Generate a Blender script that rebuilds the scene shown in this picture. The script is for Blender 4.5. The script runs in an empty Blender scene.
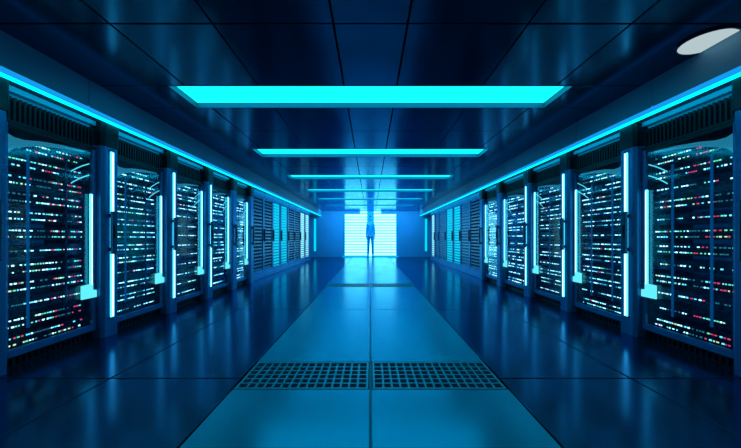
import bpy, bmesh, math, random
from mathutils import Vector
random.seed(7)
col = bpy.context.scene.collection
EYE = 1.1            # camera height
W = 3.0              # distance from the aisle axis to the cabinet fronts
CEIL = 2.66

# ------------------------------------------------------------------ materials
def mat(name, base=(0.5, 0.5, 0.5), rough=0.4, metal=0.0, emit=None, strength=0.0, spec=0.5, noise=None):
    m = bpy.data.materials.new(name); m.use_nodes = True
    nt = m.node_tree; b = nt.nodes['Principled BSDF']
    b.inputs['Base Color'].default_value = (*base, 1)
    b.inputs['Roughness'].default_value = rough
    b.inputs['Metallic'].default_value = metal
    b.inputs['Specular IOR Level'].default_value = spec
    if emit:
        b.inputs['Emission Color'].default_value = (*emit, 1)
        b.inputs['Emission Strength'].default_value = strength
    if noise:                                   # noise = (scale vector, rough low, rough high, colour amount)
        sc, lo, hi, ca = noise
        tc = nt.nodes.new('ShaderNodeTexCoord'); mp = nt.nodes.new('ShaderNodeMapping')
        mp.inputs['Scale'].default_value = sc
        n = nt.nodes.new('ShaderNodeTexNoise'); n.inputs['Scale'].default_value = 1.0
        n.inputs['Detail'].default_value = 4
        nt.links.new(tc.outputs['Object'], mp.inputs['Vector']); nt.links.new(mp.outputs['Vector'], n.inputs['Vector'])
        r = nt.nodes.new('ShaderNodeMapRange'); r.inputs['From Min'].default_value = .3; r.inputs['From Max'].default_value = .7
        r.inputs['To Min'].default_value = lo; r.inputs['To Max'].default_value = hi
        nt.links.new(n.outputs['Fac'], r.inputs['Value']); nt.links.new(r.outputs['Result'], b.inputs['Roughness'])
        if ca:
            cr = nt.nodes.new('ShaderNodeValToRGB')
            cr.color_ramp.elements[0].position = .3; cr.color_ramp.elements[1].position = .7
            cr.color_ramp.elements[0].color = (*[c * (1 - ca) for c in base], 1)
            cr.color_ramp.elements[1].color = (*[min(1, c * (1 + ca)) for c in base], 1)
            nt.links.new(n.outputs['Fac'], cr.inputs['Fac']); nt.links.new(cr.outputs['Color'], b.inputs['Base Color'])
    return m

def emis(name, colr, s):
    m = bpy.data.materials.new(name); m.use_nodes = True
    nt = m.node_tree; nt.nodes.remove(nt.nodes['Principled BSDF'])
    e = nt.nodes.new('ShaderNodeEmission'); e.inputs['Color'].default_value = (*colr, 1); e.inputs['Strength'].default_value = s
    nt.links.new(e.outputs[0], nt.nodes['Material Output'].inputs['Surface'])
    return m

def glassmat(name, tint, ior=1.5, rough=0.09):
    m = bpy.data.materials.new(name); m.use_nodes = True
    nt = m.node_tree; nt.nodes.remove(nt.nodes['Principled BSDF'])
    t = nt.nodes.new('ShaderNodeBsdfTransparent'); t.inputs['Color'].default_value = (*tint, 1)
    g = nt.nodes.new('ShaderNodeBsdfGlossy'); g.inputs['Roughness'].default_value = rough
    g.inputs['Color'].default_value = (.8, .95, 1, 1)
    lw = nt.nodes.new('ShaderNodeLayerWeight'); lw.inputs['Blend'].default_value = .5
    pw = nt.nodes.new('ShaderNodeMath'); pw.operation = 'POWER'; pw.inputs[1].default_value = 3.5
    f = nt.nodes.new('ShaderNodeMath'); f.operation = 'MULTIPLY_ADD'; f.inputs[1].default_value = .55; f.inputs[2].default_value = .035
    nt.links.new(lw.outputs['Facing'], pw.inputs[0]); nt.links.new(pw.outputs[0], f.inputs[0])
    mx = nt.nodes.new('ShaderNodeMixShader')
    nt.links.new(f.outputs[0], mx.inputs[0]); nt.links.new(t.outputs[0], mx.inputs[1]); nt.links.new(g.outputs[0], mx.inputs[2])
    nt.links.new(mx.outputs[0], nt.nodes['Material Output'].inputs['Surface'])
    return m

M = dict(
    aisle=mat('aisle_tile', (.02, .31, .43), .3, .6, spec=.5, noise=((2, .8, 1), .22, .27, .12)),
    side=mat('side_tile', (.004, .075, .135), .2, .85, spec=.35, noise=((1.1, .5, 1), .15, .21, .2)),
    seamfill=mat('seam_fill', (.01, .09, .14), .5),
    gap=mat('seam', (.002, .005, .01), .8),
    ceil=mat('ceiling_panel', (.007, .095, .165), .25, .75, spec=.3, noise=((1.2, .5, 1), .13, .22, .25)),
    fascia=mat('fascia', (.16, .42, .60), .45, .1, noise=((2, .5, 2), .4, .55, .12)),
    wall=mat('end_wall', (.10, .42, .80), .5, .0, noise=((1, 1, 1), .4, .55, .1)),
    darkwall=mat('side_wall', (.01, .03, .06), .7, noise=((1, 1, 1), .6, .8, .2)),
    black=mat('black_metal', (.004, .008, .014), .35, .3, noise=((9, 9, 2), .3, .45, .2)),
    blue=mat('blue_metal', (.035, .20, .42), .3, .55, noise=((6, 6, 1), .25, .4, .15)),
    header=mat('header_panel', (.07, .42, .65), .4, .2, noise=((4, 4, 4), .35, .5, .1)),
    body=mat('cabinet_body', (.006, .014, .028), .5, .2, noise=((5, 5, 5), .4, .6, .2)),
    face=mat('server_face', (.008, .022, .05), .3, .5, noise=((20, 20, 60), .22, .4, .3)),
    grate=mat('grate_metal', (.05, .25, .34), .35, .4, noise=((12, 12, 12), .3, .45, .15)),
    louver=mat('louver_metal', (.015, .09, .2), .35, .5, noise=((5, 5, 5), .3, .4, .1)),
    housing=mat('lamp_housing', (.03, .13, .18), .5, noise=((5, 5, 5), .45, .6, .1)),
    hardware=mat('handle_metal', (.02, .07, .13), .25, .7, noise=((9, 9, 9), .2, .3, .1)),
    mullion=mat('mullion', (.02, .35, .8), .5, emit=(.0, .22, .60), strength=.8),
    skin=mat('skin', (.10, .5, .8), .5, noise=((9, 9, 9), .45, .6, .1)),
    cloth=mat('blue_cloth', (.02, .40, .8), .8, noise=((30, 30, 30), .7, .9, .15)),
    trousers=mat('dark_blue_cloth', (.015, .34, .72), .8, noise=((30, 30, 30), .7, .9, .15)),
    hair=mat('hair', (.02, .1, .2), .6, noise=((60, 60, 9), .5, .7, .2)),
    glass=glassmat('door_glass', (.80, .92, 1.0)),
    lamp=emis('lamp_diffuser', (.004, .72, .80), 2.0),
    cove=emis('cove_cyan', (.0, .66, .80), 3.0),
    coveblue=emis('cove_blue', (.008, .33, .88), 1.0),
    strip=emis('strip_cyan', (.06, .68, 1.0), 3.5),
    stripcore=emis('strip_core', (.42, .95, 1.0), 3.0),
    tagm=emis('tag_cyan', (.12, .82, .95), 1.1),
    shine=emis('trim_teal', (.02, .22, .32), 1.0),  # glow colour of the reflection painted on the door glass
    headlit=mat('header_lit', (.05, .35, .55), .4, .2, emit=(.0, .13, .23), strength=.9),  # emission paints light into the header recess, no lamp inside
    window=emis('window_white', (.21, .84, 1.0), 3.6),
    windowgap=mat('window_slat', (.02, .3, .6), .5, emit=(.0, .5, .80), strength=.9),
    downlight=emis('downlight', (.46, .58, .60), 1.0),
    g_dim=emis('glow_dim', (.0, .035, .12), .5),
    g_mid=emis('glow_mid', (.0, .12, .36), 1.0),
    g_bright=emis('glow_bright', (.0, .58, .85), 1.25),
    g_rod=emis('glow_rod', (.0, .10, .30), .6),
    l_white=emis('led_white', (.50, .95, 1.0), 2.8),
    l_cyan=emis('led_cyan', (.12, .75, .95), 2.0),
    l_green=emis('led_green', (.15, .85, .45), 1.4),
    l_yellow=emis('led_yellow', (.75, .85, .45), 1.4),
    l_red=emis('led_red', (.85, .06, .16), 1.3),
    l_dim=emis('led_dim', (.03, .22, .30), .9),
    l_blue=emis('led_blue', (.05, .3, .8), 1.2),
)

for k_, c_ in (('aisle', (.1, .75, 1)), ('side', (.08, .6, .9)), ('ceil', (.08, .68, 1)), ('blue', (.2, .7, 1)), ('hardware', (.2, .7, 1))):
    M[k_].node_tree.nodes['Principled BSDF'].inputs['Specular Tint'].default_value = (*c_, 1)
# ------------------------------------------------------------------ mesh builder
class MB:
    def __init__(s): s.v = []; s.f = []; s.mi = []; s.mats = []
    def _m(s, m):
        if m not in s.mats: s.mats.append(m)
        return s.mats.index(m)
    def box(s, x0, x1, y0, y1, z0, z1, m):
        x0, x1 = min(x0, x1), max(x0, x1); y0, y1 = min(y0, y1), max(y0, y1); z0, z1 = min(z0, z1), max(z0, z1)
        n = len(s.v)
        s.v += [(x, y, z) for z in (z0, z1) for y in (y0, y1) for x in (x0, x1)]
        for q in ((0, 2, 3, 1), (4, 5, 7, 6), (0, 1, 5, 4), (2, 6, 7, 3), (0, 4, 6, 2), (1, 3, 7, 5)):
            s.f.append(tuple(n + i for i in q)); s.mi.append(s._m(m))
    def hexa(s, pts, m):        # 8 corners ordered like box
        n = len(s.v); s.v += pts
        for q in ((0, 2, 3, 1), (4, 5, 7, 6), (0, 1, 5, 4), (2, 6, 7, 3), (0, 4, 6, 2), (1, 3, 7, 5)):
            s.f.append(tuple(n + i for i in q)); s.mi.append(s._m(m))
    def ribbon(s, top, bot, x0, x1, m):      # (y,z) outlines extruded from x0 to x1
        for a in range(len(top) - 1):
            (ya, za), (yb, zb) = top[a], top[a + 1]; (yc, zc), (yd, zd) = bot[a], bot[a + 1]
            xl, xh = min(x0, x1), max(x0, x1)
            s.hexa([(xl, yc, zc), (xh, yc, zc), (xl, yd, zd), (xh, yd, zd), (xl, ya, za), (xh, ya, za), (xl, yb, zb), (xh, yb, zb)], m)
    def prism(s, pts, axis, a0, a1, m):      # polygon extruded along axis 'x' or 'z'
        n = len(s.v); k = len(pts)
        for a in (a0, a1):
            for p in pts: s.v.append((a, p[0], p[1]) if axis == 'x' else (p[0], p[1], a))
        i = s._m(m)
        s.f.append(tuple(n + j for j in range(k))[::-1]); s.f.append(tuple(n + k + j for j in range(k)))
        for j in range(k): s.f.append((n + j, n + (j + 1) % k, n + k + (j + 1) % k, n + k + j))
        s.mi += [i] * (k + 2)
    def build(s, name, parent=None, loc=(0, 0, 0), bevel=0):
        me = bpy.data.meshes.new(name); me.from_pydata(s.v, [], s.f); me.update()
        for m in s.mats: me.materials.append(m)
        for p, i in zip(me.polygons, s.mi): p.material_index = i
        bm = bmesh.new(); bm.from_mesh(me); bmesh.ops.recalc_face_normals(bm, faces=bm.faces); bm.to_mesh(me); bm.free()
        o = bpy.data.objects.new(name, me); col.objects.link(o); o.location = loc
        if parent: o.parent = parent
        if bevel:
            b = o.modifiers.new('bevel', 'BEVEL'); b.width = bevel; b.segments = 2; b.limit_method = 'ANGLE'
        return o

def tag(o, label=None, cat=None, group=None, kind=None):
    if label: o['label'] = label
    if cat: o['category'] = cat
    if group: o['group'] = group
    if kind: o['kind'] = kind
    return o
def thing(name, label, cat, loc, group=None):
    o = bpy.data.objects.new(name, None); col.objects.link(o); o.location = loc; o.empty_display_size = .2
    return tag(o, label, cat, group)

ORD = ['nearest', 'second', 'third', 'fourth', 'fifth', 'sixth', 'seventh', 'eighth', 'ninth', 'tenth', 'eleventh', 'twelfth', 'thirteenth', 'fourteenth']
NUM = ['top', 'second', 'third', 'fourth', 'fifth', 'sixth', 'seventh', 'eighth', 'ninth', 'tenth', 'eleventh', 'twelfth', 'thirteenth']

Y0, Y1 = -1.6, 18.6
G = [(2.33, 2.84), (7.17, 7.72)]       # grates along the aisle
# ------------------------------------------------------------------ floor
fl = MB(); g = .006
def tile(x0, x1, y0, y1, m): fl.box(x0 + g, x1 - g, y0 + g, y1 - g, -.05, 0, m)
ys = [Y0, .11, 2.51, 4.91, 7.31, 9.71, 12.11, 14.51, Y1]
for a, b in zip(ys, ys[1:]):
    for s in (-1, 1):
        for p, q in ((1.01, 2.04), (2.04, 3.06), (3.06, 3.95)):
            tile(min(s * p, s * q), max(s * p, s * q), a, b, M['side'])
ya = [Y0, .11, G[0][0], 'g', G[0][1], 4.91, G[1][0], 'g', G[1][1], 9.71, 12.11, 14.51, Y1]
prev = None
for k in range(len(ya)):
    if ya[k] == 'g': prev = None; continue
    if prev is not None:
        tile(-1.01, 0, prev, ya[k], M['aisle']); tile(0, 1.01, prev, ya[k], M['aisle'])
    prev = ya[k]
fl.box(-3.95, 3.95, Y0, Y1, -.30, -.22, M['gap']); fl.box(-.012, .012, Y0, Y1, -.04, -.004, M['seamfill'])
# bed under the tiles, open below the grates
for (a, b) in ((Y0, G[0][0]), (G[0][1], G[1][0]), (G[1][1], Y1)): fl.box(-1.0, 1.0, a, b, -.22, -.052, M['gap'])
for s in (-1, 1): fl.box(s * 1.0, s * 3.95, Y0, Y1, -.22, -.052, M['gap'])
tag(fl.build('floor', bevel=.004), kind='structure')

def grate(x0, x1, y0, y1, label):
    t = thing('floor_grate', label, 'floor grate', ((x0 + x1) / 2, (y0 + y1) / 2, 0), 'perforated floor grates')
    L, D = (x1 - x0) / 2, (y1 - y0) / 2
    f = MB(); w = .022
    f.box(-L + .004, -L + w, -D, D, -.03, .0, M['grate']); f.box(L - w, L - .004, -D, D, -.03, .0, M['grate'])
    f.box(-L + w, L - w, -D, -D + w, -.03, 0, M['grate']); f.box(-L + w, L - w, D - w, D, -.03, 0, M['grate'])
    f.build('grate_frame', t)
    b = MB(); nx, ny = 15, 6
    for i in range(1, nx):
        x = -L + w + (2 * L - 2 * w) * i / nx; b.box(x - .008, x + .008, -D + w, D - w, -.03, -.002, M['grate'])
    for j in range(1, ny):
        y = -D + w + (2 * D - 2 * w) * j / ny; b.box(-L + w, L - w, y - .009, y + .009, -.03, -.0025, M['grate'])
    b.build('grating', t)
for (a, b), pos in zip(G, ('near', 'far')):
    for s, side in ((-1, 'left'), (1, 'right')):
        x0, x1 = (-1.0, -.012) if s < 0 else (.012, 1.0)
        grate(x0, x1, a + .004, b - .004, {'near': 'large foreground floor grate with square holes, %s of the aisle centre line',
              'far': 'distant narrow-looking floor grate further down the aisle, %s of the centre line'}[pos] % side)

# ------------------------------------------------------------------ ceiling
ce = MB(); g2 = .007
lamps = [(3.28 + 2.33 * k, 3.84 + 2.33 * k) for k in range(-1, 6)]
seams = [2.33 * k for k in range(0, 8)]
xb = [-2.86, -1.9, -1.15, -.27, .27, 1.15, 1.9, 2.86]
def cpanel(x0, x1, y0, y1): ce.box(x0 + g2, x1 - g2, y0 + g2, y1 - g2, CEIL, CEIL + .03, M['ceil'])
cuts = [Y0]
segs = []; y = Y0
for (a, b) in lamps: segs.append((y, a)); y = b
segs.append((y, Y1))
for (a, b) in segs:
    cs = [a] + [s for s in seams if a + .15 < s < b - .15] + [b]
    for p, q in zip(cs, cs[1:]):
        for u, v in zip(xb, xb[1:]): cpanel(u, v, p, q)
for (a, b) in lamps:
    cpanel(-2.86, -2.09, a, b); cpanel(2.09, 2.86, a, b)
ce.box(-3.95, 3.95, Y0, Y1, CEIL + .16, CEIL + .24, M['gap'])
tag(ce.build('ceiling', bevel=.003), kind='structure')

for k, (a, b) in enumerate(lamps):
    nm = ['overhead lamp above the viewer', 'largest and nearest', 'second nearest', 'third nearest', 'fourth nearest', 'fifth nearest', 'farthest'][k]
    t = thing('ceiling_light', 'wide recessed cyan ceiling light panel, %s of the row' % nm, 'ceiling light', (0, (a + b) / 2, CEIL), 'recessed cyan lights across the ceiling')
    D = (b - a) / 2; h = MB(); X = 2.088; z1 = .072
    h.box(-X, X, -D, -D + .012, .0, z1, M['housing']); h.box(-X, X, D - .012, D, .0, z1, M['housing'])
    h.box(-X, -X + .012, -D + .012, D - .012, 0, z1, M['housing']); h.box(X - .012, X, -D + .012, D - .012, 0, z1, M['housing'])
    h.box(-X, X, -D, D, z1, z1 + .03, M['housing'])
    h.build('lamp_housing', t)
    d = MB()
    for u, v in ((-2.07, -1.06), (-1.057, 1.057), (1.06, 2.07)): d.box(u, v, -D + .014, D - .014, .058, .07, M['lamp'])
    d.build('diffuser', t)

# round white downlight in the near right ceiling corner
import math as _m
t = thing('downlight', 'round white downlight in the ceiling corner at the top right', 'ceiling light', (2.66, 2.53, CEIL))
cl = lambda v: min(v, .10)
r = MB(); r.prism([(cl(.17 * math.cos(a * math.pi / 16)), .17 * math.sin(a * math.pi / 16)) for a in range(32) if math.cos(a * math.pi / 16) < .56], 'z', -.012, 0, M['downlight'])
r.build('lens', t)
r = MB()
for a in range(32):
    a0, a1 = a * math.pi / 16, (a + 1) * math.pi / 16
    P = lambda R, t_, z: (R * math.cos(t_), R * math.sin(t_), z)
    if math.cos(a0) > .45 or math.cos(a1) > .45: continue
    r.hexa([P(.172, a0, -.016), P(.188, a0, -.016), P(.172, a1, -.016), P(.188, a1, -.016), P(.172, a0, 0), P(.188, a0, 0), P(.172, a1, 0), P(.188, a1, 0)], M['hardware'])
r.build('trim_ring', t)

# ------------------------------------------------------------------ walls and bulkheads
for s, side in ((-1, 'left'), (1, 'right')):
    w = MB(); w.box(s * 3.95, s * 4.05, Y0, Y1 + .1, -.3, CEIL + .24, M['darkwall']); tag(w.build('wall_' + side), kind='structure')
    b = MB(); ps = [Y0, .6, 3.15, 4.3, 6.6, 9, 11.4, 13.8, Y1]
    for p, q in zip(ps, ps[1:]): b.box(s * 2.77, s * 2.80, p + .004, q - .004, 2.39, CEIL + .0, M['fascia'])
    b.box(s * 2.80, s * 3.95, Y0, Y1, 2.405, CEIL, M['fascia'])
    tag(b.build('trim_' + ('1' if s < 0 else '2'), bevel=.003), kind='structure')
    t = thing('cove_light', 'long cyan and blue cove light strip under the %s bulkhead' % side, 'strip light', (s * 2.85, 0, 2.39), 'cove lights along the bulkheads')
    c = MB(); c.box(s * -.079, s * .0, Y0, Y1 - .01, -.012, .014, M['coveblue']); c.build('blue_band', t)
    c = MB(); c.box(s * .012, s * .064, Y0, Y1 - .01, -.016, .014, M['cove']); c.build('cyan_tube', t)

w = MB(); w.box(-3.95, 3.95, Y1, Y1 + .1, -.3, CEIL + .24, M['wall']); tag(w.build('wall_back'), kind='structure')
for s, n in ((-1, 'left'), (1, 'right')):
    t = thing('wall_light', 'vertical cyan wall light in the far %s corner' % n, 'wall light', (s * 3.22, Y1, 0), 'vertical lights on the end wall')
    m = MB(); m.box(-.09, .09, -.02, 0, .30, 2.25, M['hardware']); m.build('backplate', t)
    m = MB(); m.box(-.07, .07, -.045, -.02, .33, 2.22, M['g_bright']); m.build('tube', t)

# louvred bright windows
for s, n in ((-1, '1'), (1, '2')):
    a, b = .17, 1.51; z0, z1 = .10, 2.47
    fr = MB()
    for (x0, x1, q0, q1) in ((a, a + .035, z0, z1), (b - .035, b, z0, z1), (a, b, z0 - .05, z0), (a, b, z1, z1 + .04)):
        fr.box(s * x0, s * x1, Y1 - .07, Y1, q0, q1, M['windowgap'])
    f = tag(fr.build('window_' + n), kind='structure')
    p = MB(); p.box(s * (a + .035), s * (b - .035), Y1 - .03, Y1 - .01, z0, z1, M['window']); p.build('pane', f)
    l = MB(); N = 15
    for k in range(1, N):
        z = z0 + (z1 - z0) * k / N
        l.box(s * (a + .035), s * (b - .035), Y1 - .06, Y1 - .032, z - .026, z + .026, M['windowgap'])
    l.build('louvers', f)
    t = thing('window_lamp', 'small bright white lamp above the glowing window, %s of centre' % ('left' if s < 0 else 'right'), 'wall light', (s * .40, Y1 - .05, 2.585), 'small lamps above the glowing windows')
    m = MB(); m.box(-.10, .10, 0, .05, -.05, .05, M['hardware']); m.build('bracket', t)
    m = MB(); m.prism([(-.2, -.01), (-.14, -.06), (.14, -.06), (.2, -.01)], 'z', -.045, .045, M['window']); m.build('lens', t)
m = MB()
for s in (-1, 1): m.box(s * .085, s * .165, Y1 - .05, Y1, 0.05, 1.38, M['windowgap'])
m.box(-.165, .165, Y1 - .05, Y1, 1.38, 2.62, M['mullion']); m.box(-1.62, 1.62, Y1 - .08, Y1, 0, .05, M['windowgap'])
m.box(-.08, .08, Y1 - .03, Y1 - .01, .05, 1.38, M['window'])
tag(m.build('trim_3'), kind='structure')

# ------------------------------------------------------------------ pillars
pil = {-1: [2.48, 3.62, 4.76, 5.86, 6.92, 7.93], 1: [2.48, 3.66, 4.85, 6.02, 7.33, 8.5]}
def pillar(s, y, k):
    side = 'left' if s < 0 else 'right'
    wd = [.125, .115, .115, .12, .12, .12][k]
    lit = k in (1, 2, 3)
    lab = ['dark blue pillar at the very edge of the photo in the near %s row',
           'blue pillar with bright cyan light bar, nearest lit one in the %s row',
           'blue pillar with cyan light bar, second lit one in the %s row',
           'blue pillar with narrow light bar, third lit one in the %s row',
           'plain dark pillar beyond the three lit ones in the %s row',
           'plain dark pillar just before the louvred cabinets in the %s row'][k] % side
    t = thing('pillar', lab, 'pillar', (s * 2.93, y, 0), 'pillars between the server cabinets')
    c = MB()
    pts = [(0.03, -wd), (0, -wd + .03), (0, wd - .03), (.03, wd), (.6, wd), (.6, -wd)]
    c.prism([(s * p[0], p[1]) for p in pts], 'z', 0.0, 2.12, M['blue']); c.build('shaft', t, bevel=.004)
    c = MB(); c.prism([(s * (p[0] - .012), p[1] * 1.06) for p in pts], 'z', 2.12, 2.372, M['black']); c.build('cap', t, bevel=.006)
    if lit:
        wl = (.02, .018, .012)[k - 1]
        c = MB(); c.box(-s * .002, s * .01, -wl - .02, wl + .02, .19, 2.10, M['hardware']); c.build('light_channel', t)
        c = MB(); c.box(-s * .014, -s * .002, -wl, wl, .21, 2.07, M['strip']); c.box(-s * .018, -s * .0142, -wl * .45, wl * .45, .22, 2.06, M['stripcore'])
        c.build('light_bar', t)
    h = MB(); h.box(-s * .055, -s * .02, -.045, .02, .92, 1.40, M['hardware']); h.box(-s * .02, 0, -.035, .01, .95, .99, M['black']); h.box(-s * .02, 0, -.035, .01, 1.33, 1.37, M['black'])
    ho = h.build('handle', t, bevel=.006)
    h = MB(); h.box(-s * .062, -s * .0555, -.03, .005, 1.10, 1.24, M['black']); h.build('keypad', ho)
for s in (-1, 1):
    for k, y in enumerate(pil[s]): pillar(s, y, k)

# ------------------------------------------------------------------ glazed server cabinets
# led style per cabinet: glow, density, colour mix
def led_col(u, style):       # u: 0 near end .. 1 far end
    r = random.random()
    if style == 0:
        if u > .5 and r < .27: return M['l_red']
        if r < .42: return M['l_white']
        if r < .70: return M['l_cyan']
        if r < .86: return M['l_green']
        return M['l_yellow'] if r < .95 else M['l_red']
    if style == 1:
        return M['l_white'] if r < .5 else M['l_cyan'] if r < .82 else M['l_green'] if r < .9 else M['l_blue'] if r < .96 else M['l_red']
    return M['l_white'] if r < .5 else M['l_cyan']

def cabinet(s, k, y0, y1):
    side = 'left' if s < 0 else 'right'
    L = (y1 - y0) / 2; yc = (y0 + y1) / 2
    glow = ['g_dim', 'g_dim', 'g_mid', 'g_bright', 'g_mid'][k - 1] if k else 'g_dim'
    look = ['', 'with red and green flecked lights', 'with white light rows and a cyan door strip', 'with deep blue interior',
            'with bright cyan-lit interior', 'with dark shelves before the louvred cabinets'][k]
    lab = ('glazed server cabinet %s, %s in %s row' % (look, ORD[k - 1], side)) if k else 'glazed server cabinet outside the frame beside the viewer on the %s' % side
    t = thing('server_cabinet', lab, 'server cabinet', (s * W, yc, 0), 'glazed server cabinets')
    X = lambda a: s * a
    b = MB()                       # body shell open at the front
    b.box(X(.74), X(.76), -L, L, .10, 2.36, M['body']); b.box(X(.06), X(.74), -L, -L + .012, .10, 2.36, M['body'])
    b.box(X(.06), X(.74), L - .012, L, .10, 2.36, M['body']); b.box(X(.06), X(.74), -L + .012, L - .012, 2.04, 2.06, M['body'])
    b.box(X(.06), X(.74), -L + .012, L - .012, .10, .12, M['body'])
    b.build('body', t)
    b = MB(); b.box(X(.05), X(.7), -L, L, 0, .10, M['black'])
    n = 16
    for i in range(n):
        y = -L + .06 + (2 * L - .12) * i / (n - 1); b.box(X(.03), X(.05), y - .012, y + .012, .02, .075, M['black'])
    b.build('plinth', t)
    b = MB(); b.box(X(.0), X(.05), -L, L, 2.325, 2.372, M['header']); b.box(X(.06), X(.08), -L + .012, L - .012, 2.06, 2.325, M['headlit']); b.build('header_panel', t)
    b = MB(); n = 20
    for i in range(n):
        y = -L + .03 + (2 * L - .06) * (i + .5) / n
        b.prism([(y - .008, 2.09), (y + .008, 2.09), (y + .008, 2.25), (y + .024, 2.285), (y + .006, 2.285), (y - .008, 2.25)], 'x', min(X(.0), X(.055)), max(X(.0), X(.055)), M['black'])
    b.box(X(.0), X(.055), -L, L, 2.065, 2.09, M['black'])
    b.build('vent_fins', t)
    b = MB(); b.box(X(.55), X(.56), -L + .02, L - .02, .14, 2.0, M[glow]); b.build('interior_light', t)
    # upright mounting rails and added bars imitating bands reflected in the door glass
    for yy in (-L + .035, L - .035):
        b = MB(); b.box(X(.10), X(.13), yy - .018, yy + .018, .12, 2.04, M['hardware']); b.build('mounting_rail', t)
    for yy in ((-.42 * L, .38 * L) if k < 3 else (.1 * L,)):
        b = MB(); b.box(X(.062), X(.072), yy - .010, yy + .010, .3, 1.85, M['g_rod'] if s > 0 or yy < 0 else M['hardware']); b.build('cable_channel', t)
    # door
    d = MB(); fw = .045
    d.box(X(0), X(.03), -L + .004, -L + fw, .10, 2.06, M['blue']); d.box(X(0), X(.03), L - fw, L - .004, .10, 2.06, M['blue'])
    d.box(X(0), X(.03), -L + fw, L - fw, 2.03, 2.06, M['black']); d.box(X(0), X(.03), -L + fw, L - fw, .10, .165, M['blue'])
    do = d.build('door', t, bevel=.003)
    d = MB(); d.box(X(.012), X(.018), -L + fw, L - fw, .165, 2.03, M['glass']); d.build('glass_pane', do)
    f = lambda u: -L + fw + (2 * L - 2 * fw) * u
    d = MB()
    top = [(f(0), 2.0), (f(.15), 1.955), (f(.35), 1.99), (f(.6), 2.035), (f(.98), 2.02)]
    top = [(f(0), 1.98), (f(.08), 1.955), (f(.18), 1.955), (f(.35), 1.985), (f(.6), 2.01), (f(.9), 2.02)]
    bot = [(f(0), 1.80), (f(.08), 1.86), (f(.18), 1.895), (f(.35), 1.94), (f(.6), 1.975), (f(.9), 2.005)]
    d.ribbon(top, bot, X(.021), X(.026), M['shine'])  # teal ribbon imitates a curved reflection on the glass
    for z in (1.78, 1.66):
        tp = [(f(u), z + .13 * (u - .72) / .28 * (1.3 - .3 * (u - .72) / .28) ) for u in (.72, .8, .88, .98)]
        d.ribbon(tp, [(a, q - .012) for a, q in tp], X(.021), X(.026), M['tagm'])  # thin glowing lines, also painted reflections
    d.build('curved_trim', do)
    zt = [1.57, 1.57, 1.70, 1.93, 1.96, 1.96][k] if s < 0 else [1.5, 1.62, 1.80, 1.93, 1.96, 1.96][k]
    ysn = L - .075
    d = MB(); d.box(-X(.018), -X(.001), ysn - .010, ysn + .010, .60, zt, M['strip']); d.box(-X(.022), -X(.0182), ysn - .004, ysn + .004, .60, zt - .01, M['stripcore'])
    d.build('door_light', do)
    d = MB(); d.prism([(ysn - .115, .46), (ysn + .06, .46), (ysn + .06, .535), (ysn + .014, .545), (ysn + .014, .61), (ysn - .115, .60)], 'x', min(-X(.02), -X(.001)), max(-X(.02), -X(.001)), M['tagm'])
    d.build('door_tag', do)
    if k == 0: return
    # servers
    n = 12; z0 = .15; pitch = 1.87 / n; style = 0 if k == 1 else 1 if k < 4 else 2
    for j in range(n):
        zb = z0 + (n - 1 - j) * pitch; hh = pitch - .045 + random.uniform(-.008, .008)
        pos = NUM[j] + (' from top' if j else '')
        desc = {0: 'rack server with multicoloured lights', 1: 'rack server with white lights', 2: 'rack server with bright lights'}[style]
        if j == n - 1: pos = 'lowest'
        sv = thing('rack_server', '%s, %s, %s %s-hand glazed cabinet' % (desc, pos, ORD[k - 1], side), 'server', (s * (W + .085), yc, zb), 'servers in the glazed cabinets')
        q = MB(); Ls = L - .058
        q.box(X(.0), X(.40), -Ls, Ls, .0, hh, M['face'])
        q.box(-X(.004), 0, -Ls + .02, Ls - .02, hh * .45, hh * .55, M['black'])
        q.build('chassis', sv, bevel=0)
        for yy in (-Ls + .012, Ls - .012): q = MB(); q.box(-X(.014), 0, yy - .012, yy + .012, .01, hh - .01, M['hardware']); q.build('ear_bracket', sv)
        rows = [hh * .76, hh * .24] if random.random() < .62 or j in (0, 1) else [hh * .5]
        dark = 0
        for rz in rows:
            y = -Ls + .035; q = MB(); q.box(-X(.0055), -X(.0041), y - .005, Ls - .03, rz - .013, rz + .013, M['black'])
            runs = random.random() < .9
            while y < Ls - .04:
                wdt = random.choice((.010, .015, .02) if style == 0 else (.012, .02, .045)) if style < 2 else random.choice((.03, .06))
                if random.random() < (.93 if style < 2 else .92):
                    u = (y + Ls) / (2 * Ls); hz = random.choice((.005, .0065)) if style < 2 else .009
                    m = led_col(u if s < 0 else 1 - u, style)
                    if math.sin(y * 9 + j * 2.1 + k) < -.8: m = M['l_dim']
                    q.box(-X(.010), -X(.0054), y, y + wdt, rz - hz, rz + hz, m)
                y += wdt + random.choice((.009, .012, .015, .024))
                if random.random() < .06: y += .05
            q.build('status_lights', sv)
for s in (-1, 1):
    P = pil[s]
    for k in range(0, 6):
        y0 = (P[k - 1] + .125) if k else 1.35
        y1 = P[k] - .12
        if k == 0: y1 = P[0] - .13
        cabinet(s, k, y0, y1)

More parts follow.
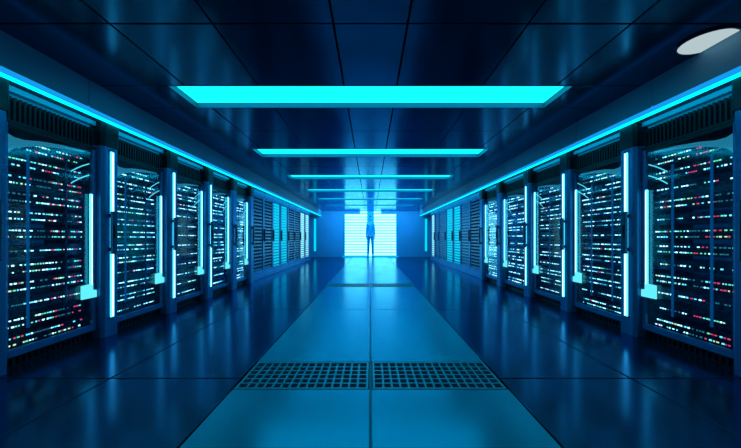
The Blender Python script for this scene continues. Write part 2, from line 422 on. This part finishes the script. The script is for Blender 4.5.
# ------------------------------------------------------------------ louvred cabinets farther down
far = {-1: [8.07, 9.0, 9.85, 10.75, 11.7, 12.65, 13.7, 14.75, 15.8], 1: [8.64, 9.7, 10.7, 11.7, 12.8, 14.1, 15.0, 15.9]}
gl = {-1: ['g_dim', 'g_dim', 'g_bright', 'g_bright', 'g_dim', 'g_dim', 'white', 'white'], 1: ['g_dim', 'g_mid', 'g_bright', 'g_bright', 'g_mid', 'g_mid', 'white']}
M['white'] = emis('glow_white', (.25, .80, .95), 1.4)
for s in (-1, 1):
    side = 'left' if s < 0 else 'right'
    F = far[s]
    for k, (a, b) in enumerate(zip(F, F[1:])):
        L = (b - a) / 2 - .004; gk = gl[s][k]
        look = {'g_dim': 'dark blue louvred cabinet', 'g_mid': 'blue louvred cabinet with soft glow', 'g_bright': 'louvred cabinet glowing bright cyan', 'white': 'louvred cabinet glowing white at the far end'}[gk]
        t = thing('louvred_cabinet', '%s, %s louvred one in the %s row' % (look, ORD[k], side), 'cabinet', (s * W, (a + b) / 2, 0), 'louvred cabinets far down the room')
        X = lambda q: s * q
        m = MB(); m.box(X(.16), X(.75), -L, L, .12, 2.36, M['body']); m.build('body', t)
        m = MB(); m.box(X(-.03), X(.75), -L, L, 0, .12, M['blue']); m.build('plinth', t, bevel=.01)
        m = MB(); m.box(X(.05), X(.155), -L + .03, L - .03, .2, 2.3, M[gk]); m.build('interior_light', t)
        m = MB()
        m.box(X(0), X(.06), -L, -L + .06, .12, 2.37, M['blue']); m.box(X(0), X(.06), L - .06, L, .12, 2.37, M['blue'])
        m.box(X(0), X(.06), -L + .06, L - .06, .12, .22, M['blue']); m.box(X(0), X(.06), -L + .06, L - .06, 2.22, 2.37, M['blue'])
        d = m.build('door', t, bevel=.004)
        m = MB(); n = 22
        for i in range(n):
            z = .26 + 1.94 * i / (n - 1); h2 = .026 if gk in ('g_dim', 'g_mid') else .012
            m.hexa([(X(.015), -L + .06, z - h2), (X(.045), -L + .06, z - h2 + .02), (X(.015), L - .06, z - h2), (X(.045), L - .06, z - h2 + .02),
                    (X(.015), -L + .06, z + h2 - .01), (X(.045), -L + .06, z + h2 + .01), (X(.015), L - .06, z + h2 - .01), (X(.045), L - .06, z + h2 + .01)], M['louver'])
        m.build('louvers', d)
        m = MB(); m.box(X(-.03), X(0), -L + .02, -L + .045, 1.0, 1.35, M['black']); m.build('handle', d)

# ------------------------------------------------------------------ person standing between the windows
def skin_obj(name, pts, edges, rad, m, parent, sub=2, root=0):
    me = bpy.data.meshes.new(name); me.from_pydata(pts, edges, []); me.materials.append(m)
    o = bpy.data.objects.new(name, me); col.objects.link(o); o.parent = parent
    md = o.modifiers.new('skin', 'SKIN'); md.use_smooth_shade = True
    if not me.skin_vertices: me.skin_vertices.new(name='')
    for i, r in enumerate(rad):
        v = me.skin_vertices[0].data[i]; v.radius = r if isinstance(r, tuple) else (r, r)
        v.use_root = (i == root)
    sb = o.modifiers.new('sub', 'SUBSURF'); sb.levels = sub; sb.render_levels = sub
    return o
pr = thing('person', 'slim person in blue standing upright in the gap between the glowing windows', 'person', (0, Y1 - .42, 0))
K = 2.40 / 1.8
pts = [(0, 0, .95), (0, 0, 1.12), (0, .01, 1.30), (0, 0, 1.45), (0, 0, 1.54), (0, -.01, 1.62), (0, -.01, 1.72)]
rad = [(.13, .1), (.115, .09), (.13, .095), (.1, .08), (.05, .05), (.075, .085), (.065, .075)]
ed = [(0, 1), (1, 2), (2, 3), (3, 4), (4, 5), (5, 6)]
for s in (-1, 1):
    n = len(pts)
    pts += [(s * .085, 0, .88), (s * .105, -.01, .5), (s * .12, .02, .1), (s * .135, -.02, .045), (s * .15, -.14, .03)]
    rad += [.085, .056, .042, .04, .03]
    ed += [(0, n), (n, n + 1), (n + 1, n + 2), (n + 2, n + 3), (n + 3, n + 4)]
    n = len(pts)
    pts += [(s * .155, 0, 1.43), (s * .195, .01, 1.15), (s * .205, -.03, .90), (s * .205, -.045, .83)]
    rad += [.055, .042, .03, (.022, .034)]
    ed += [(3, n), (n, n + 1), (n + 1, n + 2), (n + 2, n + 3)]
    for i in range(5):
        q = len(pts); yy = -.085 + .02 * i
        if i == 0: pts += [(s * .19, -.085, .82), (s * .183, -.10, .785)]
        else: pts += [(s * .207, -.085 + .02 * i, .79), (s * .198, -.088 + .02 * i, (.745, .735, .74, .755)[i - 1])]
        rad += [.009, .008]; ed += [(n + 3, q), (q, q + 1)]
sc = lambda P: [(a * K * .82, b * K, c * K) for a, b, c in P]
srd = lambda R: [(r[0] * K * .84, r[1] * K * .84) if isinstance(r, tuple) else r * K * .84 for r in R]
skin_obj('body', sc(pts), ed, srd(rad), M['skin'], pr)
# clothing
sp = [(0, 0, .96), (0, 0, 1.12), (0, .01, 1.30), (0, 0, 1.45)]; sr = [(.145, .115), (.13, .105), (.145, .11), (.11, .09)]; se = [(0, 1), (1, 2), (2, 3)]
for s in (-1, 1):
    n = len(sp); sp += [(s * .155, 0, 1.43), (s * .195, .01, 1.15), (s * .204, -.025, .93)]; sr += [.065, .052, .04]; se += [(3, n), (n, n + 1), (n + 1, n + 2)]
skin_obj('shirt', sc(sp), se, srd(sr), M['cloth'], pr)
sp = [(0, 0, .97)]; sr = [(.14, .11)]; se = []
for s in (-1, 1):
    n = len(sp); sp += [(s * .085, 0, .88), (s * .105, -.01, .5), (s * .12, .02, .11)]; sr += [.095, .068, .055]; se += [(0, n), (n, n + 1), (n + 1, n + 2)]
skin_obj('trousers', sc(sp), se, srd(sr), M['trousers'], pr)
skin_obj('hair', sc([(0, .02, 1.70), (0, .03, 1.76)]), [(0, 1)], srd([(.085, .085), (.07, .08)]), M['hair'], pr)
for s in (-1, 1):
    m = MB(); m.box((s * .118 - .04) * K, (s * .118 + .04) * K, -.19 * K, .07 * K, .0, .06 * K, M['trousers']); m.build('shoe', pr, bevel=.02)
fm = MB()
fm.prism([(-.018, 1.60), (.018, 1.60), (.0, 1.665)], 'x', 0, .001, M['skin'])
f = MB(); z = 1.655
for s in (-1, 1): f.box((s * .03 - .012) * K, (s * .03 + .012) * K, -.105 * K, -.085 * K, (z - .006) * K, (z + .006) * K, M['hair'])
f.box(-.022 * K, .022 * K, -.105 * K, -.085 * K, 1.588 * K, 1.596 * K, M['trousers'])
f.hexa([(-.014 * K, -.12 * K, 1.615 * K), (.014 * K, -.12 * K, 1.615 * K), (-.014 * K, -.08 * K, 1.615 * K), (.014 * K, -.08 * K, 1.615 * K),
        (-.006 * K, -.098 * K, 1.66 * K), (.006 * K, -.098 * K, 1.66 * K), (-.006 * K, -.08 * K, 1.66 * K), (.006 * K, -.08 * K, 1.66 * K)], M['skin'])
f.build('face', pr)

# ------------------------------------------------------------------ lights
def area(name, loc, rot, sx, sy, colr, e):
    l = bpy.data.lights.new(name, 'AREA'); l.shape = 'RECTANGLE'; l.size = sx; l.size_y = sy; l.color = colr; l.energy = e
    o = bpy.data.objects.new(name, l); col.objects.link(o); o.location = loc; o.rotation_euler = rot
    return o
wd = bpy.data.worlds.new('World'); bpy.context.scene.world = wd; wd.use_nodes = True
wd.node_tree.nodes['Background'].inputs['Color'].default_value = (.01, .10, .30, 1)
wd.node_tree.nodes['Background'].inputs['Strength'].default_value = .25

for k, (a, b) in enumerate(lamps):
    area('lamp_blue', (0, (a + b) / 2, CEIL + .055), (0, 0, 0), 4.1, b - a - .04, (.0, .46, 1), [9, 13, 20, 25, 30, 36, 42][k])  # added blue fill laid over each ceiling lamp
area('wall_washer', (0, Y1 - 1.5, CEIL - .02), (math.radians(48), 0, 0), 5.2, .06, (.04, .52, 1), 85)  # added fill, no fixture here, brightens the end wall and the person

# ------------------------------------------------------------------ camera
cam = bpy.data.cameras.new('camera'); co = bpy.data.objects.new('camera', cam); col.objects.link(co)
co.location = (0, 0, EYE); co.rotation_euler = (math.pi / 2, 0, 0)
cam.sensor_width = 36; cam.lens = 320 / 741 * 36; cam.shift_y = 14 / 741; cam.clip_start = .02
bpy.context.scene.camera = co
vs = bpy.context.scene.view_settings
vs.view_transform = 'Standard'; vs.look = 'None'; vs.exposure = 0; vs.gamma = 1
